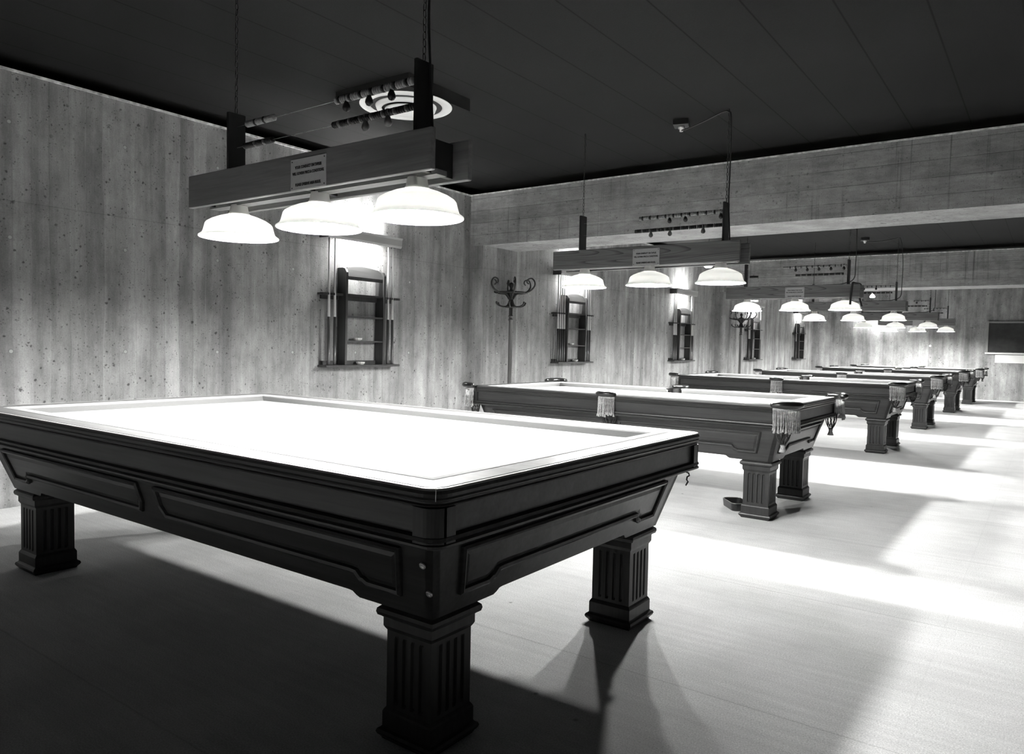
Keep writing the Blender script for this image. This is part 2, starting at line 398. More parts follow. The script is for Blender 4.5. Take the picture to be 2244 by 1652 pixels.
def ogee_panel_poly(u0, u1, v0, v1, lowL, lowR):
    """moulded panel outline with the stepped lower edge; lowL/lowR: width of the low section at each end (0 = none)"""
    st = 0.032; p = [(u0, v1), (u0, v0 if lowL else v0+st)]
    if lowL: p += [(u0+lowL, v0), (u0+lowL+.018, v0+st*.30), (u0+lowL+.030, v0+st*.30), (u0+lowL+.050, v0+st*.95), (u0+lowL+.07, v0+st)]
    else: p[-1] = (u0, v0+st+.045); p += [(u0+.022, v0+st+.012), (u0+.03, v0+st)]
    if lowR: p += [(u1-lowR-.07, v0+st), (u1-lowR-.050, v0+st*.95), (u1-lowR-.030, v0+st*.30), (u1-lowR-.018, v0+st*.30), (u1-lowR, v0), (u1, v0)]
    else: p += [(u1-.03, v0+st), (u1-.022, v0+st+.012), (u1, v0+st+.045)]
    p += [(u1, v1)]
    return p
def inset_poly(poly, d):
    n = len(poly); out = []
    # counter-clockwise orientation test
    ar = sum(poly[i][0]*poly[(i+1) % n][1]-poly[(i+1) % n][0]*poly[i][1] for i in range(n))
    s = 1 if ar > 0 else -1
    for i in range(n):
        p0, p1, p2 = Vector(poly[i-1]), Vector(poly[i]), Vector(poly[(i+1) % n])
        e1 = (p1-p0).normalized(); e2 = (p2-p1).normalized()
        n1 = Vector((-e1.y, e1.x))*s; n2 = Vector((-e2.y, e2.x))*s
        b = n1+n2; b = b/max(b.length_squared/2, 0.35) if b.length > 1e-6 else n1
        q = p1+b*d; out.append((q.x, q.y))
    return out
def side_panel(hx_top, hx_bot, dist_top, dist_bot, rot, legin, npan, parent, bolts):
    """one sloping cabinet side. Local frame: u along the side, outward normal is -y before rotation by rot"""
    ztop, zbot = 0.638, 0.400
    def fn0(u, v, d):
        t = (v-zbot)/(ztop-zbot); y = -(dist_bot+(dist_top-dist_bot)*t) - d
        h = hx_bot+(hx_top-hx_bot)*t
        x = u*h   # u in -1..1 is stretched with the slope near the ends
        c, s = math.cos(rot), math.sin(rot)
        return (x*c-y*s, x*s+y*c, v)
    def fn(u, v, d):  # u metres measured at panel, keeps the slope of the ends
        t = (v-zbot)/(ztop-zbot); h = hx_bot+(hx_top-hx_bot)*t
        return fn0(u/hx_top, v, d)
    H_ = hx_top; dr = 0.018
    lw = legin+0.07   # low section above the legs
    o = [(-H_, ztop), (-H_, zbot-0.0), (-H_+lw, zbot), (-H_+lw+.015, zbot+.006), (-H_+lw+.03, zbot+dr*.9), (-H_+lw+.045, zbot+dr),
         (H_-lw-.045, zbot+dr), (H_-lw-.03, zbot+dr*.9), (H_-lw-.015, zbot+.006), (H_-lw, zbot), (H_, zbot), (H_, ztop)]
    m = MB(); m.prism(o, fn, 0.0, -0.028)
    # square corner stile, a touch proud
    side = m.build('side_panel', 'table_wood', parent)
    v0, v1 = 0.452, 0.606
    gap = 0.105
    spans = [(-H_+.115, H_-.115)] if npan == 1 else [(-H_+.115, -0.06), (0.06, H_-.115)]
    for k, (a, b) in enumerate(spans):
        poly = ogee_panel_poly(a, b, v0, v1, 0.14 if (npan == 1 or k == 0) else 0, 0.14 if (npan == 1 or k == 1) else 0)
        q1, q2, q3, q4 = inset_poly(poly, .007), inset_poly(poly, .016), inset_poly(poly, .020), inset_poly(poly, .034)
        mm = MB()
        mm.loft([[fn(u, v, d) for u, v in P] for P, d in ((poly, -.002), (poly, .010), (q1, .016), (q2, .012), (q3, .0015), (q4, .006))], False, True)
        mm.build('raised_panel', 'table_wood', side)
    return side

def table_body(root, L, W):
    hx, hy = L/2, W/2
    # apron: recessed band under the rail, then a small moulding
    m = MB()
    prof = [(.012, .748), (.020, .744), (.021, .676), (.006, .671), (.004, .663), (.012, .657), (.004, .652), (.004, .646), (.016, .640), (.034, .638), (.090, .638)]
    m.loft([rrect(hx-o, hy-o, max(.045-o, .012), z) for o, z in prof])
    m.build('apron_band', 'table_wood', root)
    # corner blocks that cover the apron at each corner
    for sx in (1, -1):
        for sy in (1, -1):
            mm = MB(); R = .042; wdt = .085
            pts = [(hx-.008, hy-wdt), (hx-.008, hy-R)] + [(hx-.008-R+R*math.cos(a), hy-.008-R+R*math.sin(a)) for a in [PI/2*k/6 for k in range(7)]] + [(hx-wdt, hy-.008), (hx-wdt, hy-.03), (hx-.03, hy-wdt)]
            mm.loft([[(sx*x, sy*y, z) for x, y in pts] for z in (.648, .746)], True, True)
            mm.build('corner_block', 'table_wood_up', root)
    ti, bi = 0.072, 0.142
    legin = LEGX+LEGS
    side_panel(hx-ti, hx-bi, hy-ti, hy-bi-.01, 0, legin-ti-.05, 2, root, True)
    side_panel(hx-ti, hx-bi, hy-ti, hy-bi-.01, PI, legin-ti-.05, 2, root, True)
    side_panel(hy-ti, hy-bi-.01, hx-ti, hx-bi, PI/2, legin-ti-.05, 1, root, False)
    side_panel(hy-ti, hy-bi-.01, hx-ti, hx-bi, -PI/2, legin-ti-.05, 1, root, False)
    # bed frame closes the underside
    MB().box(-hx+.16, hx-.16, -hy+.16, hy-.16, .60, .735).build('bed_frame', 'table_wood', root)
    for sx in (1, -1):
        for sy in (1, -1):
            link('leg', LEG, root, (sx*(hx-LEGX-LEGS/2), sy*(hy-LEGY-LEGS/2), 0))
def bolt(root, x, y, z, name='bolt_cap'):
    m = MB(); m.lathe([(.010, 0), (.010, .004), (.008, .006), (.005, .003), (.0001, .003)], seg=16)
    m.build(name, 'metal', root, (x, y, z), (PI/2+0.42, 0, 0))['label'] = 'shiny round metal bolt cap'

# --- the pocketless table in front
xr, L1, W1 = 4.360, 3.035, 1.707
t1 = thing('carom_table', 'large dark carved wooden carom table without pockets, nearest in the room', 'billiard table', (xr-L1/2, W1/2, 0))
hx, hy = L1/2, W1/2
m = MB(); prof = [(.150, H-.004), (.062, H-.001), (.022, H), (.0205, H)]
m.loft([rrect(hx-o, hy-o, max(.06-o, .001), z, 6) for o, z in prof]); m.build('rail_top', 'rail_wood', t1)
m = MB(); m.loft([rrect(hx-o, hy-o, max(.06-o, .004), z, 6) for o, z in [(.0205, H-.0), (.0195, H-.0025), (.0165, H-.0025)]]); m.build('groove', 'black_wood', t1)
m = MB(); m.loft([rrect(hx-o, hy-o, max(.06-o, .004), z, 6) for o, z in [(.0165, H-.0025), (.015, H), (.007, H-.001), (.003, H-.006)]]); m.build('edge_highlight', 'trim', t1)  # pale line paints the light caught by the outer rail edge
m = MB(); m.loft([rrect(hx-o, hy-o, max(.06-o, .004), z, 6) for o, z in [(.003, H-.006), (.0, H-.014), (.0, H-.022), (.004, H-.025), (.002, H-.029), (.004, H-.033), (.010, H-.036), (.010, H-.040), (.006, H-.044), (.012, H-.049), (.03, H-.049)]]); m.build('rail_moulding', 'table_wood', t1)
m = MB(); m.loft([rrect(hx-o, hy-o, .002, z, 2) for o, z in [(.112, H-.0015), (.125, H+.001), (.152, H+.001), (.156, H-.004), (.154, H-.010), (.128, H-.044)]]); m.build('cushion', 'cloth', t1)
MB().box(-hx+.12, hx-.12, -hy+.12, hy-.12, .73, .757).build('cloth_bed', 'cloth', t1)
table_body(t1, L1, W1)
for z in (.569, .486):
    bolt(t1, 4.235-(xr-L1/2), -(hy-.072-.080*(.638-z)/.238)-.003, z)
m = MB(); m.tube([(hx-.028, -hy+.030, H+.0008), (hx-.0185, -hy+.0195, H+.0005), (hx-.0172, -hy+.0172, H-.020), (hx-.0185, -hy+.0185, H-.032)], .0012, 5)  # white thread paints the light caught on the mitre joint
m.build('corner_glint', 'enamel', t1)['label'] = 'thin painted glint along the mitre of the near rail corner'
m = MB(); P = [(0, 0, 0), (0, 0, -.012), (.010, 0, -.016), (-.010, 0, -.022), (-.010, 0, -.034), (.008, 0, -.042), (.011, 0, -.052), (.002, 0, -.058), (0, 0, -.070), (.006, 0, -.078), (-.003, 0, -.095)]
m.tube(P, .0036, 5); m.build('wire_hook', 'iron', t1, (4.315-(xr-L1/2), 1.64-hy, .665), (0, 0, .6))['label'] = 'small bent wire hook below the rail'

# --- pocket table prototype
L2, W2 = 2.6406, 1.3533
def fringe_mesh(width, arc, length, n, seed):
    """hanging cords in an arc (arc = half angle); origin at arc centre top; faces -y"""
    rnd = random.Random(seed); m = MB(); band = []
    R = width/2/math.sin(arc)
    for i in range(25):
        a = -arc+2*arc*i/24
        band.append((R*math.sin(a), -R*math.cos(a), 0))
    m.loft([[(x, y, 0) for x, y, _ in band], [(x*1.01, y*1.01, -.006) for x, y, _ in band], [(x, y, -.014) for x, y, _ in band]], closed=False)
    for i in range(n):
        a = -arc+2*arc*(i+.5)/n; x, y = R*math.sin(a), -R*math.cos(a)-.002
        l = length*rnd.uniform(.90, 1.04); dx, dy = rnd.uniform(-.006, .006), rnd.uniform(-.008, .002)
        pts = []; rad = []
        for k in range(7):
            t = k/6*0.86; pts.append((x+dx*t*t+rnd.uniform(-.001, .001), y+dy*t, -.010-(l-.010)*t)); rad.append(.0024 if k % 2 else .0033)
        for t, r in ((.87, .0055), (.93, .0062), (1.0, .0078)):
            pts.append((x+dx*t, y+dy*t, -.010-(l-.010)*t)); rad.append(r)
        m.tube(pts, rad, 5)
    return m
def net_mesh(width, arc, depth):
    m = MB(); R = width/2; ns = 10
    def P(a, t):
        r = R*(1-.12*t)*(1-t**3*.62); z = -depth*t
        return (r*math.sin(a), -R*.62*0-r*.75*math.cos(a), z)
    for k in range(ns):
        for sgn in (1, -1):
            pts = [P(2*PI*(k/ns+sgn*.10*i/6*1.0), i/6) for i in range(7)]
            m.tube(pts, .0028, 4)
    m.lathe([(R*.36, -depth), (R*.30, -depth-.008), (R*.20, -depth-.012)], seg=10)
    return m
FR_C = fringe_mesh(.190, 1.15, .155, 25, 3).mesh('fringe', 'fringe')
FR_M = fringe_mesh(.136, 0.95, .145, 18, 5).mesh('fringe', 'fringe')
NETM = net_mesh(.11, 1, .12).mesh('pocket_net', 'net')
m = MB(); m.lathe([(.014, 0), (.018, -.008), (.014, -.014), (.020, -.034), (.024, -.048), (.001, -.046)], seg=12); TASSEL = m.mesh('net_tassel', 'fringe')
def iron_mesh(width, arc, rad):
    m = MB(); R = width/2/math.sin(arc); pts = []; rr = []
    for i in range(17):
        a = -arc+2*arc*i/16; pts.append((R*math.sin(a), -R*math.cos(a), 0)); e = abs(i-8)/8
        rr.append(rad*(1-.35*e**3))
    loops = []
    for (x, y, z), r in zip(pts, rr):
        d = Vector((x, y, 0)).normalized(); lp = []
        for k in range(10):
            b = 2*PI*k/10; c_, s_ = math.cos(b), math.sin(b)
            lp.append((x+d.x*r*1.55*c_, y+d.y*r*1.55*c_, r*1.2*s_))
        loops.append(lp)
    m.loft(loops, True, True, True); return m
IRON_C = iron_mesh(.196, 1.15, .0205).mesh('pocket_iron', 'leather')
IRON_M = iron_mesh(.142, 0.95, .0185).mesh('pocket_iron', 'leather')
def pocket_table(label):
    t = thing('pool_table', label, 'pool table', group='pool tables with fringed pockets')
    hx, hy = L2/2, W2/2; cc = .085; cm = .062   # corner and side pocket cut-outs
    prof = [(.150, H-.004), (.030, H), (.010, H-.001), (.002, H-.008), (.0, H-.016), (.004, H-.021), (.001, H-.026), (.006, H-.032), (.010, H-.036), (.006, H-.042), (.012, H-.049), (.06, H-.049)]
    cush = [(.112, H-.002), (.125, H+.001), (.149, H+.001), (.153, H-.004), (.151, H-.010), (.126, H-.044)]
    def rail(length, cx, cy, rot, outer, c0, c1):
        def seg_(profile, cutL, cutR, name, mat, par):
            m = MB(); loops = []
            for sgn, cut, k in ((-1, cutL, 0), (1, cutR, 1)):
                loops.append([(sgn*(length/2) - sgn*cut(o), outer_y(o), z) for o, z in profile])
            m.loft(loops, True, True, closed=True)
            return m.build(name, mat, par, (cx, cy, 0) if par is t else (0, 0, 0), (0, 0, rot) if par is t else (0, 0, 0))
        outer_y = lambda o: -(outer-o)
        r = seg_(prof, c0[0], c1[0], 'rail', 'table_wood', t)
        seg_(cush, c0[1], c1[1], 'cushion', 'cloth', r)
    kc = (lambda o: cc, lambda o: cc+.012+max(0, (o-.10))*.9)
    km = (lambda o: cm, lambda o: cm-.002+max(0, (o-.11))*.35)
    for sy, rot in ((-1, 0), (1, PI)):
        rail(hx, -hx/2 if sy < 0 else hx/2, 0, rot, hy, kc, km)
        rail(hx, hx/2 if sy < 0 else -hx/2, 0, rot, hy, km, kc)
    for rot in (PI/2, -PI/2): rail(2*hy, 0, 0, rot, hx, kc, kc)
    # cloth covered bed with cut corners
    c = .10; P = [(hx-.12-c, -hy+.12), (hx-.12, -hy+.12+c), (hx-.12, hy-.12-c), (hx-.12-c, hy-.12), (-hx+.12+c, hy-.12), (-hx+.12, hy-.12-c), (-hx+.12, -hy+.12+c), (-hx+.12+c, -hy+.12)]
    MB().loft([[(x, y, z) for x, y in P] for z in (.73, .757)], True, True).build('cloth_bed', 'cloth', t)
    table_body(t, L2, W2)
    for (px, py, rz, cor) in ((hx-.055, -hy+.055, PI/4, 1), (hx-.055, hy-.055, 3*PI/4, 1), (-hx+.055, hy-.055, -3*PI/4, 1), (-hx+.055, -hy+.055, -PI/4, 1), (0, -hy+.052, 0, 0), (0, hy-.052, PI, 0)):
        p = link('pocket_iron', IRON_C if cor else IRON_M, t, (px, py, H+.005), (0, 0, rz)); p['label'] = 'black leather covered pocket iron'
        link('fringe', FR_C if cor else FR_M, p, (0, -.004, -.022))['label'] = 'pale corded fringe'
        link('pocket_net', NETM, p, (0, .01 if not cor else -.02, -.135))
        link('net_tassel', TASSEL, p, (0, .01 if not cor else -.02, -.262))
        mm = MB(); mm.lathe([(.052, .0), (.05, -.05), (.045, -.13)], seg=16); mm.build('pocket_cup', 'leather', p, (0, .01, -.008))
    return t
LAB = ['dark pool table with pale pocket fringes directly behind the pocketless table',
       'dark fringed pool table just beyond the first concrete beam, second of the fringed tables',
       'fringed pool table third behind the pocketless table, below the bar with a black strap end',
       'fringed pool table beyond the second concrete beam, next to last of the row',
       'fringed pool table closest to the far wall and its chalkboard']
TY = [3.527+W2/2, 7.720+W2/2, 11.107+W2/2, 15.105+W2/2, 18.20+W2/2]; TX = [4.203, 4.203, 4.203, 4.203, 4.25]
LAB[1] = 'fringed pool table just beyond the first concrete beam, second of the fringed tables'
LAB[2] = 'fringed pool table before the second concrete beam, third of the fringed tables'
pt = pocket_table(LAB[0]); tabs = [pt]
for i in range(1, 5):
    c = copy_tree(pt); c['label'] = LAB[i]; tabs.append(c)
for c, x, y in zip(tabs, TX, TY): c.location = (x-L2/2, y, 0)

# ------------------------------------------------------------------ lights over the tables
def shade_mesh():
    m = MB(); p = [(.046, .112), (.060, .108), (.095, .097), (.130, .082), (.152, .068), (.158, .060), (.166, .030), (.171, .016), (.176, .011), (.189, .002), (.190, -.002)]
    q = [(r-.003, z-.003) for r, z in reversed(p)]
    m.lathe(p+q, seg=40); return m.mesh('lamp_shade', 'shade')
SHADE = shade_mesh()
m = MB(); m.lathe([(.050, .108), (.052, .112), (.046, .120), (.040, .152), (.038, .157), (.001, .157)], seg=24); NECK = m.mesh('shade_neck', 'enamel')
m = MB(); m.lathe([(.0001, -.004), (.028, .002), (.046, .018), (.052, .040), (.046, .058), (.030, .078), (.018, .095), (.0001, .097)], seg=24); BULB = m.mesh('bulb', 'bulb')
def chain_mesh(h, yaw=0):
    m = MB(); n = max(2, int(h/.027)); st = h/n
    for i in range(n):
        zc = -h+st*(i+.5); pts = []
        for k in range(10):
            a = 2*PI*k/10; u, v = .0075*math.cos(a), (.016)*math.sin(a)
            pts.append((u, 0, zc+v) if i % 2 else (0, u, zc+v))
        m.tube(pts, .0021, 4, closed=True)
    return m
CHAIN = chain_mesh(HC-2.262).mesh('chain', 'chain')
def bead_row(parent, name, mat, x0, x1, z, r, pitch=.0115, cyl=True):
    m = MB(); n = max(1, int(round((x1-x0)/pitch)))
    for i in range(n):
        x = x0+(x1-x0)*(i+.5)/n; hw = (x1-x0)/n/2*.92
        loops = [[(x+dx, rr*math.cos(2*PI*k/8), z+rr*math.sin(2*PI*k/8)) for k in range(8)] for dx, rr in ((-hw, r*.55), (-hw*.5, r), (hw*.5, r), (hw, r*.55))]
        m.loft(loops, True, True, True)
    return m.build(name, mat, parent)
m = MB(); m.lathe([(.0001, -.058), (.012, -.053), (.0175, -.042), (.016, -.032), (.009, -.016), (.0075, -.008), (.013, .0), (.0135, .010), (.008, .015), (.0001, .016)], seg=12); MARK = m.mesh('counter', 'bead_dark')
m = MB(); m.lathe([(.0001, -.058), (.012, -.053), (.0175, -.042), (.016, -.032), (.009, -.016), (.0075, -.008), (.013, .0), (.0135, .010), (.008, .015), (.0001, .016)], seg=12); MARKG = m.mesh('counter', 'bead_grey')
def score_wire(parent, z, dark, right, left, marks, fives, rb):
    wm = MB(); wm.tube([(2.24, 0, z), (3.50, 0, z)], .0013, 5)
    w_ = wm.build('score_wire', 'metal', parent)
    mat = 'bead_dark' if dark else 'bead_light'
    for (a, b) in (right, left):
        if b-a < .02: continue
        cuts = sorted([a]+[f for f in fives if a < f < b]+[b])
        for i in range(len(cuts)-1):
            lo = cuts[i]+(.009 if i else 0); hi = cuts[i+1]-(.009 if i < len(cuts)-2 else 0)
            if hi-lo > .01: bead_row(w_, 'beads', mat, lo, hi, z, rb)
        for f in fives:
            if a < f < b: bead_row(w_, 'spacer_bead', 'bead_grey' if dark else 'bead_dark', f-.006, f+.006, z, rb*1.05, .012)
    for x in marks: link('counter', MARKG if dark else MARK, w_, (x, 0, z))
def light_bar(yc, label, bold, top, bot, xoff=0.0, cable=None, detail=True, zoff=0.0, tilt=0.0):
    t = thing('billiard_light', label, 'hanging light', (xoff, yc, zoff), group='three-lamp light bars over the tables')
    zb, zt = 1.800, 1.958; wm = 'oak_bold' if bold else 'oak'
    for s in (-1, 1):
        m = MB(); m.box(2.02, 3.652, s*.108-.012, s*.108+.012, zb, zt, .003); o = m.build('side_board', wm, t)
    for x in (2.10, 2.87, 3.56):
        MB().box(x-.012, x+.012, -.096, .096, zb+.012, zt-.01).build('cross_board', 'black_wood', t)
    m = MB(); m.box(2.06, 3.60, -.030, .030, zb+.006, zb+.026); m.build('lamp_rail', 'oak', t)
    for x in (2.24, 3.497):
        MB().box(x-.009, x+.009, -.046, .046, zb+.026, 2.262, .002).build('score_post', 'black_wood', t)
        link('chain', CHAIN, t, (x, 0, HC-.0))
    for x in (2.268, 2.876, 3.470):
        s_ = link('lamp_shade', SHADE, t, (x, 0, 1.655)); link('shade_neck', NECK, s_)
        b_ = link('bulb', BULB, s_, (0, 0, .006)); b_['label'] = 'lit white bulb'
    score_wire(t, 2.197, False, top[0], top[1], top[2], [2.80+.0675*i for i in range(11)]+[2.40, 2.47], .0165)
    score_wire(t, 2.095, True, bot[0], bot[1], bot[2], [2.80+.0675*i for i in range(11)]+[2.40, 2.47], .0155)
    # notice
    px = 2.948 if not bold else 2.90
    n = MB(); n.box(-.116, .116, -.0025, 0, -.066, .066); s_ = n.build('notice', 'sign', t, (px, -.1205, 1.868)); s_['label'] = 'pale notice plate with three lines of black capitals'
    if detail:
        R = (PI/2, 0, 0)
        text_mesh('lettering', 'YOUR CONDUCT ON TABLES', .0165, 'ink', s_, (0, -.0028, .029), R, .0007, .78)
        text_mesh('lettering', 'WILL GOVERN PRICE & CONDITIONS.', .0165, 'ink', s_, (0, -.0028, .003), R, .0007, .74)
        text_mesh('lettering', 'PLEASE OBSERVE AREA RULES.', .0165, 'ink', s_, (0, -.0028, -.045), R, .0007, .76)
        for a in (-1, 1):
            for b in (-1, 1):
                k = MB(); k.lathe([(.0001, .0), (.003, .0), (.003, .001)], seg=8); k.build('screw', 'ink', s_, (a*.106, -.0028, b*.056), (PI/2, 0, 0))
    if cable:
        m = MB(); m.tube(cable, .0055, 6); m.build('cable', 'cord', t)
    return t
def smooth_path(P, n=6):
    P = [Vector(p) for p in P]; out = []
    for i in range(len(P)-1):
        p0, p1, p2, p3 = P[max(i-1, 0)], P[i], P[i+1], P[min(i+2, len(P)-1)]
        for k in range(n):
            t = k/n
            out.append(tuple(0.5*((2*p1)+(-p0+p2)*t+(2*p0-5*p1+4*p2-p3)*t*t+(-p0+3*p1-3*p2+p3)*t*t*t)))
    out.append(tuple(P[-1])); return out
BY = [.853, 4.203, 8.396, 11.783, 15.78, 18.88]
cab1 = smooth_path([(3.512, .010, 2.955), (3.516, .012, 2.7), (3.510, .010, 2.45), (3.514, .016, 2.27), (3.520, .03, 2.0), (3.52, .03, 1.90)])
def cab(yl, side=.06):   # from the ceiling box over the hook, down beside the chain and back along the bar
    return smooth_path([(3.09, yl, 2.90), (3.16, yl*.8, 2.885), (3.30, yl*.5, 2.90), (3.44, .01, 2.945), (3.50+side*.4, 0, 2.93), (3.50+side, 0, 2.6), (3.50+side, 0, 2.2), (3.50+side*.8, 0, 2.03), (3.44, 0, 1.975), (3.3, .02, 1.968), (3.1, .03, 1.965)])
light_bar(BY[0], 'nearest three-lamp oak light bar, over the pocketless table', False,
          ((2.978, 3.445), (2.33, 2.545), [3.046, 3.187, 3.319]), ((2.962, 3.456), (2.311, 2.535), [3.167, 3.300]), cable=cab1)
light_bar(BY[1], 'three-lamp light bar with bold oak grain, hung before the first concrete beam', True,
          ((2.769, 3.47), (0, 0), [3.037, 3.171, 3.457]), ((2.735, 3.468), (0, 0), [2.878, 3.043, 3.319]),
          cable=smooth_path([(3.10, .04, 2.87), (3.17, 0, 2.865), (3.30, 0, 2.90), (3.44, 0, 2.945), (3.492, .0, 2.94), (3.514, 0, 2.88), (3.516, 0, 2.5), (3.514, 0, 2.27), (3.52, .03, 2.0), (3.52, .03, 1.9)]))
light_bar(BY[2], 'three-lamp light bar just beyond the first beam, black strap draped on its right end', True,
          ((2.711, 3.47), (0, 0), [2.87, 3.01, 3.15, 3.29, 3.44]), ((2.87, 3.44), (2.29, 2.40), []), cable=cab(.0, .07))
light_bar(BY[3], 'fourth three-lamp light bar, hung before the second concrete beam', True,
          ((2.95, 3.47), (0, 0), [3.02, 3.20]), ((2.85, 3.44), (0, 0), []), cable=cab(-.28, .07), detail=False)
light_bar(BY[4], 'fifth three-lamp light bar, beyond the second concrete beam', True,
          ((3.20, 3.47), (0, 0), [3.25]), ((2.9, 3.44), (0, 0), []), cable=cab(.0, .08), detail=False)
light_bar(BY[5], 'farthest three-lamp light bar, in front of the end wall', True,
          ((3.0, 3.47), (0, 0), [3.2]), ((2.9, 3.40), (0, 0), []), cable=None, detail=False)
# ceiling outlet boxes
for (x, y, lb) in ((3.075, 4.29, 'black outlet box on the ceiling near the second light bar'), (3.04, 11.6, 'black outlet box on the ceiling beyond the first beam')):
    t = thing('outlet_box', lb, 'outlet box', (x, y, HC), .3)
    MB().box(-.06, .06, -.06, .06, -.045, 0, .004).build('housing', 'iron', t)
    m = MB(); m.lathe([(.026, -.045), (.026, -.062), (.016, -.066), (.014, -.085), (.0001, -.085)], seg=14); m.build('cable_gland', 'metal', t)
# strap draped over the third bar
yb3 = BY[2]
m = MB()
m.tube(smooth_path([(3.555, yb3-.137, 1.71), (3.560, yb3-.138, 1.82), (3.570, yb3-.137, 1.94), (3.575, yb3-.118, 1.972), (3.59, yb3, 1.970), (3.605, yb3+.118, 1.972), (3.612, yb3+.137, 1.94), (3.612, yb3+.137, 1.82), (3.605, yb3+.137, 1.80), (3.63, yb3+.14, 1.70)], 4), .0125, 8)
tag(m.build('strap', 'cord'), 'black strap draped over the right end of the third light bar', 'strap')

# ------------------------------------------------------------------ ceiling diffuser with dropped panel
t = thing('ceiling_diffuser', 'round white ringed air diffuser in a dropped ceiling panel', 'air diffuser', (1.658, 2.629, HW))
MB().box(1.25-1.658, 1.98-1.658, 2.32-2.629, 2.97-2.629, .002, HC-HW-.001).build('panel_box', 'panel_dark', t)
MB().box(1.25-1.658, 1.98-1.658, 2.32-2.629, 2.97-2.629, .0, .003).build('panel_face', 'ceiling', t)
def ring(r0, r1, z0, z1, name):
    m = MB(); m.lathe([(r0, z0), (r1, z1), (r1, z1+.003), (r0, z0+.003), (r0, z0)], seg=56); m.build(name, 'enamel', t)
ring(.335, .283, -.002, -.012, 'outer_ring'); ring(.283, .262, -.012, -.003, 'inner_cone')
ring(.212, .175, -.030, -.024, 'middle_ring'); ring(.222, .212, -.004, -.030, 'middle_cone')
m = MB(); m.lathe([(.0001, -.050), (.10, -.048), (.148, -.036), (.154, -.028), (.12, -.020), (.0001, -.018)], seg=48); m.build('centre_disc', 'enamel', t)
m = MB(); m.lathe([(.26, -.0015), (.0001, -.0015)], seg=40); m.build('throat', 'panel_dark', t)
# two small cone pendants
for (x, y, z, lb) in ((1.579, 8.75, 2.29, 'small white cone pendant seen just below the second light bar'), (2.27, 16.6, 2.345, 'small white cone pendant far off, seen at the end of the third light bar')):
    t = thing('cone_pendant', lb, 'pendant lamp', (x, y, z))
    m = MB(); m.lathe([(.055, 0), (.058, .012), (.035, .05), (.014, .075), (.012, .10), (.0001, .10)], seg=24); m.build('cone_shade', 'shade', t)
    m = MB(); m.lathe([(.0001, -.012), (.035, -.008), (.052, .004), (.0001, .02)], seg=20); m.build('bulb', 'small_bulb', t)
    m = MB(); m.tube([(0, 0, .10), (0, 0, HC-z)], .003, 5); m.build('drop_cord', 'cord', t)

# ------------------------------------------------------------------ cue racks
RY = [3.215, 7.193, 11.0, 14.997, 18.73]
def cue_rack(y0, label, lamp_label, cues):
    t = thing('cue_rack', label, 'cue rack', (0, y0, 0.90), group='wall cue racks')
    W = .93
    MB().box(.001, .130, -.02, W, 0, .022, .003).build('base_shelf', 'rack_wood', t)
    MB().box(.001, .020, .0, W-.02, .022, .060).build('back_rail', 'rack_wood', t)
    MB().box(.001, .022, .0, W-.01, .640, .700).build('back_rail', 'rack_wood', t)
    def cue_rail(a, b, slots):
        m = MB(); P = [(a, .0), (a, .085), (a+.02, .105)]
        for c in sorted(slots):
            P += [(c-.015, .105), (c-.014, .066), (c+.014, .066), (c+.015, .105)]
        P += [(b-.012, .105), (b, .085), (b, .0)]
        m.prism(P, lambda u, v, d: (v+.001, u, d), .675, .695); m.build('cue_rail', 'rack_wood', t)
    cue_rail(-.03, .205, cues[0] or [.08]); cue_rail(.725, W+.03, cues[1] or [.85])
    for y in (.225, .715):   # side panels with a shaped top
        P = [(.001, .022), (.115, .022), (.122, .70), (.125, .90), (.105, .935), (.07, .945), (.001, .945)]
        m = MB(); m.prism(P, lambda u, v, d: (u, d, v), y-.012, y+.012); m.build('side_panel', 'rack_wood', t)
    for z in (.240, .475, .685):
        MB().box(.002, .112, .237, .703, z, z+.014).build('shelf', 'rack_wood', t)
    MB().box(.088, .100, .237, .703, .835, .868).build('crest_rail', 'rack_wood', t)
    P = [(.238, .866), (.238, .925), (.262, .945)]+[(.262+.416*k/10, .950+.022*math.sin(PI*k/10)) for k in range(11)]+[(.678, .945), (.702, .925), (.702, .866)]
    m = MB(); m.prism(P, lambda u, v, d: (d-.30*(v-.866), u, v), .092, .104); m.build('crest_board', 'crest', t)
    # valance with lamp above
    v = thing('valance_light', lamp_label, 'wall light', (0, y0, 2.10))
    P = [(.13, 0), (.142, .02), (.146, .08), (.152, .10), (.134, .10), (.124, .03), (.118, 0)]
    m = MB(); m.prism(P, lambda u, vv, d: (u, d, vv), -.01, W+.0); m.build('valance_board', 'valance', v)
    for yy in (-.01, W-.015): MB().box(.001, .13, yy, yy+.015, .005, .095).build('bracket', 'rack_wood', v)
    m = MB(); m.tube([(0, -.20, 0), (0, .20, 0)], .013, 12); m.build('tube', 'tube', v, (.085, W/2, .05))
    for yy in (-.215, .20): MB().box(.001, .10, W/2+yy, W/2+yy+.015, .03, .07).build('lamp_holder', 'iron', v)
    return t
WH = ['near wall corner before the first beam', 'bay just past the first beam', 'wall just before the second beam', 'bay just past the second beam', 'last stretch of the left wall']
CU = [([.040, .110], [.800, .862]), ([.02, .075, .130, .182], [.770, .825, .880]), ([.03, .085, .14], [.80, .845, .89]), ([.05, .12], [.84]), ([.06], [])]
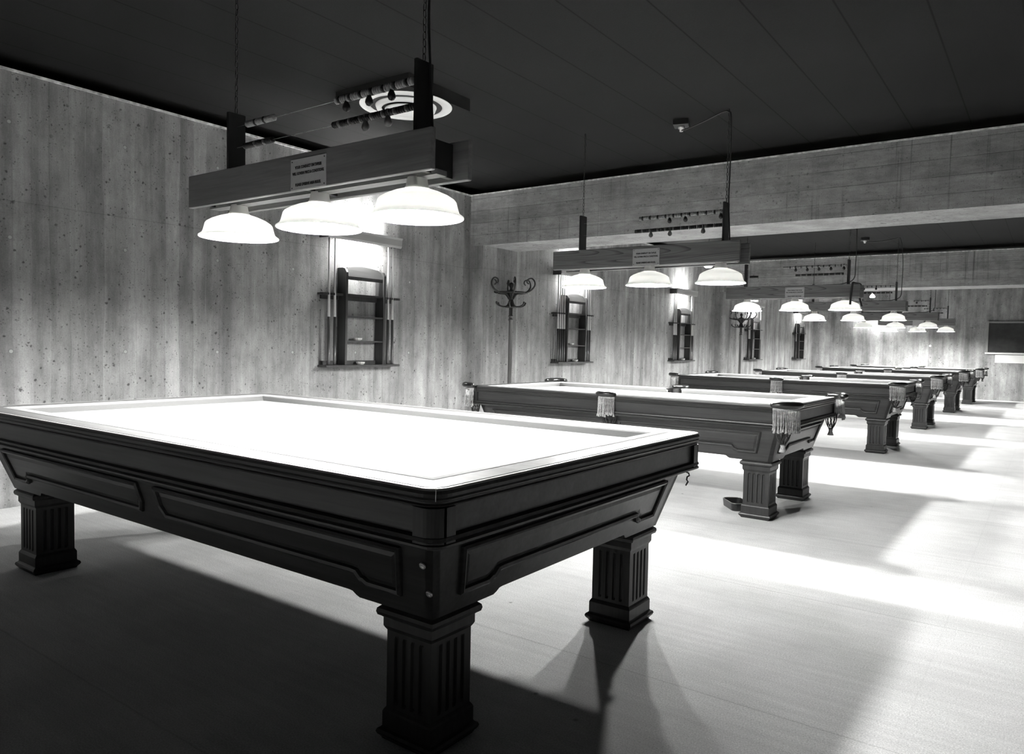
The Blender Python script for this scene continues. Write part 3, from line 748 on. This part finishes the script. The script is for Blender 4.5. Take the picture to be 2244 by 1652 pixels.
for y, cu_, wh, nn in zip(RY, CU, ['nearest dark wooden cue rack, on the left wall beside the pocketless table', 'dark cue rack on the left wall just past the near coat stand', 'dark cue rack on the left wall before the second beam', 'dark cue rack on the left wall beside the farther coat stand', 'farthest dark cue rack on the left wall'],
                     ['nearest cue rack', 'second cue rack', 'third cue rack', 'fourth cue rack', 'farthest cue rack']):
    cue_rack(y, wh, 'lit valance board above the %s' % nn, cu_)
m = MB(); m.tube([(0, 0, 0), (0, 0, .02), (0, 0, .45)], [.0135, .0145, .0125], 10); CB = m.mesh('butt', 'cue_butt')
m = MB(); m.tube([(0, 0, .45), (0, 0, 1.18)], [.0125, .0065], 10); CS = m.mesh('shaft', 'cue_shaft')
m = MB(); m.tube([(0, 0, 1.18), (0, 0, 1.195), (0, 0, 1.20)], [.0065, .0065, .0045], 8); CT = m.mesh('tip', 'cue_butt')
cue0 = thing('billiard_cue', '', 'cue', group='cues standing in the wall racks'); link('butt', CB, cue0); link('shaft', CS, cue0); link('tip', CT, cue0)
first = True
RN = ['nearest rack', 'rack past the first beam', 'rack before the second beam', 'rack by the farther stand', 'farthest rack']
SN = {1: ['only'], 2: ['left', 'right'], 3: ['left', 'middle', 'right'], 4: ['leftmost', 'second', 'third', 'rightmost']}
for i, (lf, rg) in enumerate(CU):
    for side, lst in (('left', lf), ('right', rg)):
        for k, yy in enumerate(lst):
            c = cue0 if first else copy_tree(cue0); first = False
            lean = .006+.004*((k*7+i) % 3)
            c.location = (.088, RY[i]+yy, .923); c.rotation_euler = (0, -.012, random.uniform(0, 3))
            c.rotation_euler = (random.uniform(-.004, .004), -.010, 0)
            nme = 'one' if len(lst) == 1 else SN[len(lst)][k]
            c['label'] = ('wooden cue, %s of those at the %s of the %s' % (nme if nme != 'one' else 'only one', side, RN[i]))
# pale ashtrays on the racks
def ashtray(x, y, z, lb, s=1.0):
    m = MB(); m.lathe([(.0001, 0), (.030*s, 0), (.042*s, .012), (.045*s, .026), (.040*s, .027), (.033*s, .012), (.0001, .009)], seg=10, smooth=False)
    tag(m.build('ashtray', 'ashtray', None, (x, y, z)), lb, 'ashtray', 'ashtrays on the cue racks')
RB = .90
ashtray(.065, RY[0]+.415, RB+.254, 'white ashtray on the lower inside shelf of the nearest cue rack')
ashtray(.065, RY[0]+.455, RB+.022, 'white ashtray on the base shelf of the nearest cue rack')
ashtray(.065, RY[1]+.40, RB+.254, 'small ashtray on a shelf of the cue rack past the first beam')
ashtray(.065, RY[1]+.52, RB+.022, 'pale ashtray on the base shelf of the cue rack past the first beam')
ashtray(.065, RY[2]+.50, RB+.022, 'pale ashtray on the base of the cue rack before the second beam')
ashtray(.065, RY[3]+.50, RB+.022, 'pale ashtray on the base of the cue rack by the farther coat stand')

# ------------------------------------------------------------------ coat stands
def coat_stand(label, loc, rz):
    t = thing('coat_stand', label, 'coat stand', loc, rz, 'bentwood coat stands')
    m = MB(); m.lathe([(.0001, .05), (.020, .05), (.020, .9), (.019, 1.36), (.026, 1.365), (.026, 1.375), (.019, 1.38), (.019, 1.40), (.026, 1.405), (.026, 1.415), (.019, 1.42), (.020, 1.56)], seg=16); m.build('pole', 'pole', t)
    m = MB(); m.lathe([(.020, 1.50), (.07, 1.505), (.075, 1.515), (.045, 1.53), (.030, 1.56), (.022, 1.60), (.028, 1.66), (.045, 1.69), (.02, 1.70), (.012, 1.72), (.024, 1.745), (.022, 1.77), (.008, 1.785), (.0001, 1.787)], seg=18); m.build('finial', 'iron', t)
    m = MB(); m.tube([(.145*math.cos(2*PI*k/32), .145*math.sin(2*PI*k/32), 1.670) for k in range(32)], .010, 6, closed=True); m.build('ring', 'iron', t)
    for k in range(6):
        a = 2*PI*k/6+.26; m = MB(); P = []
        for (r, z) in ((.02, 1.60), (.06, 1.655), (.13, 1.665), (.20, 1.69), (.245, 1.74), (.245, 1.79), (.215, 1.825), (.175, 1.815), (.165, 1.785), (.185, 1.765)):
            P.append((r*math.cos(a), r*math.sin(a), z))
        P = smooth_path(P, 4); n = len(P); m.tube(P, [.011-.005*i/n for i in range(n)], 7); m.build('arm', 'iron', t)
    for k in range(6):
        a = 2*PI*k/6; m = MB(); P = smooth_path([(r*math.cos(a), r*math.sin(a), z) for r, z in ((.04, 1.515), (.10, 1.515), (.145, 1.535), (.158, 1.560))], 4)
        m.tube(P, .008, 6); m.ball(P[-1], .010, 8, 5); m.build('hook', 'iron', t)
    for k in range(4):
        a = 2*PI*k/4+.4; m = MB(); P = smooth_path([(r*math.cos(a), r*math.sin(a), z) for r, z in ((.015, .30), (.04, .28), (.12, .16), (.19, .04), (.235, .012), (.25, .03))], 4)
        m.tube(P, .012, 7); m.build('foot', 'iron', t)
    t.scale = (1.17, 1.17, 1.048)
    return t
coat_stand('black curled-arm coat stand between the first two cue racks', (.40, 5.69, 0), 0)
coat_stand('black curled-arm coat stand farther back, under the left lamp of the third light bar', (.40, 13.606, 0), .2)

# ------------------------------------------------------------------ far wall
t = thing('chalkboard', 'dark framed chalkboard at the right of the far wall', 'chalkboard', (4.172, YE, 1.15))
MB().box(.03, 1.27, -.022, -.004, .05, .77).build('slate', 'board', t)
m = MB()
for (a, b, c, d) in ((0, 1.30, .77, .81), (0, .045, .04, .77), (1.255, 1.30, .04, .77)): m.box(a, b, -.05, -.001, c, d)
m.build('frame', 'frame', t)
MB().box(-.01, 1.31, -.085, -.001, .0, .035).build('chalk_ledge', 'enamel', t)
m = MB(); m.box(4.375, 5.05, YE-.006, YE-.001, .935, 1.135); tag(m.build('paper_sheet', 'paper'), 'blank white sheet on the wall below the chalkboard', 'paper')
m = MB(); m.lathe([(.028, 0), (.028, .012), (.018, .022), (.0001, .024)], seg=18)
tag(m.build('wall_button', 'enamel', None, (2.95, YE-.001, 1.326), (PI/2, 0, 0)), 'small round white button on the far wall', 'wall button')
v = thing('valance_light', 'lit valance board on the far wall behind the far light bars', 'wall light', (1.28, YE, 2.10))
MB().box(0, 1.0, -.15, -.135, 0, .10).build('valance_board', 'rack_wood', v)
MB().box(0, 1.0, -.15, -.001, .10, .112).build('spill_cover', 'rack_wood', v)  # cover added to keep the tube's light off the wall above
for x in (0, .985): MB().box(x, x+.015, -.135, -.001, .01, .09).build('bracket', 'rack_wood', v)
m = MB(); m.tube([(.1, 0, 0), (.9, 0, 0)], .013, 12); m.build('tube', 'tube', v, (0, -.085, .05))

# ------------------------------------------------------------------ tray beside a table leg
t = thing('floor_tray', 'small black tray on the floor behind the front leg of the first fringed table', 'tray', (3.742, 3.945, 0), 2.25)
m = MB(); m.loft([rrect(.105, .06, .03, 0), rrect(.110, .065, .03, .004), rrect(.115, .07, .03, .055), rrect(.109, .064, .026, .055), rrect(.104, .059, .025, .008)], True, True)
m.build('tray_body', 'tray', t)
m = MB(); m.tube([(x, y, .056) for x, y, z in rrect(.112, .067, .03, 0)], .003, 5, closed=True); m.build('rim', 'metal', t)
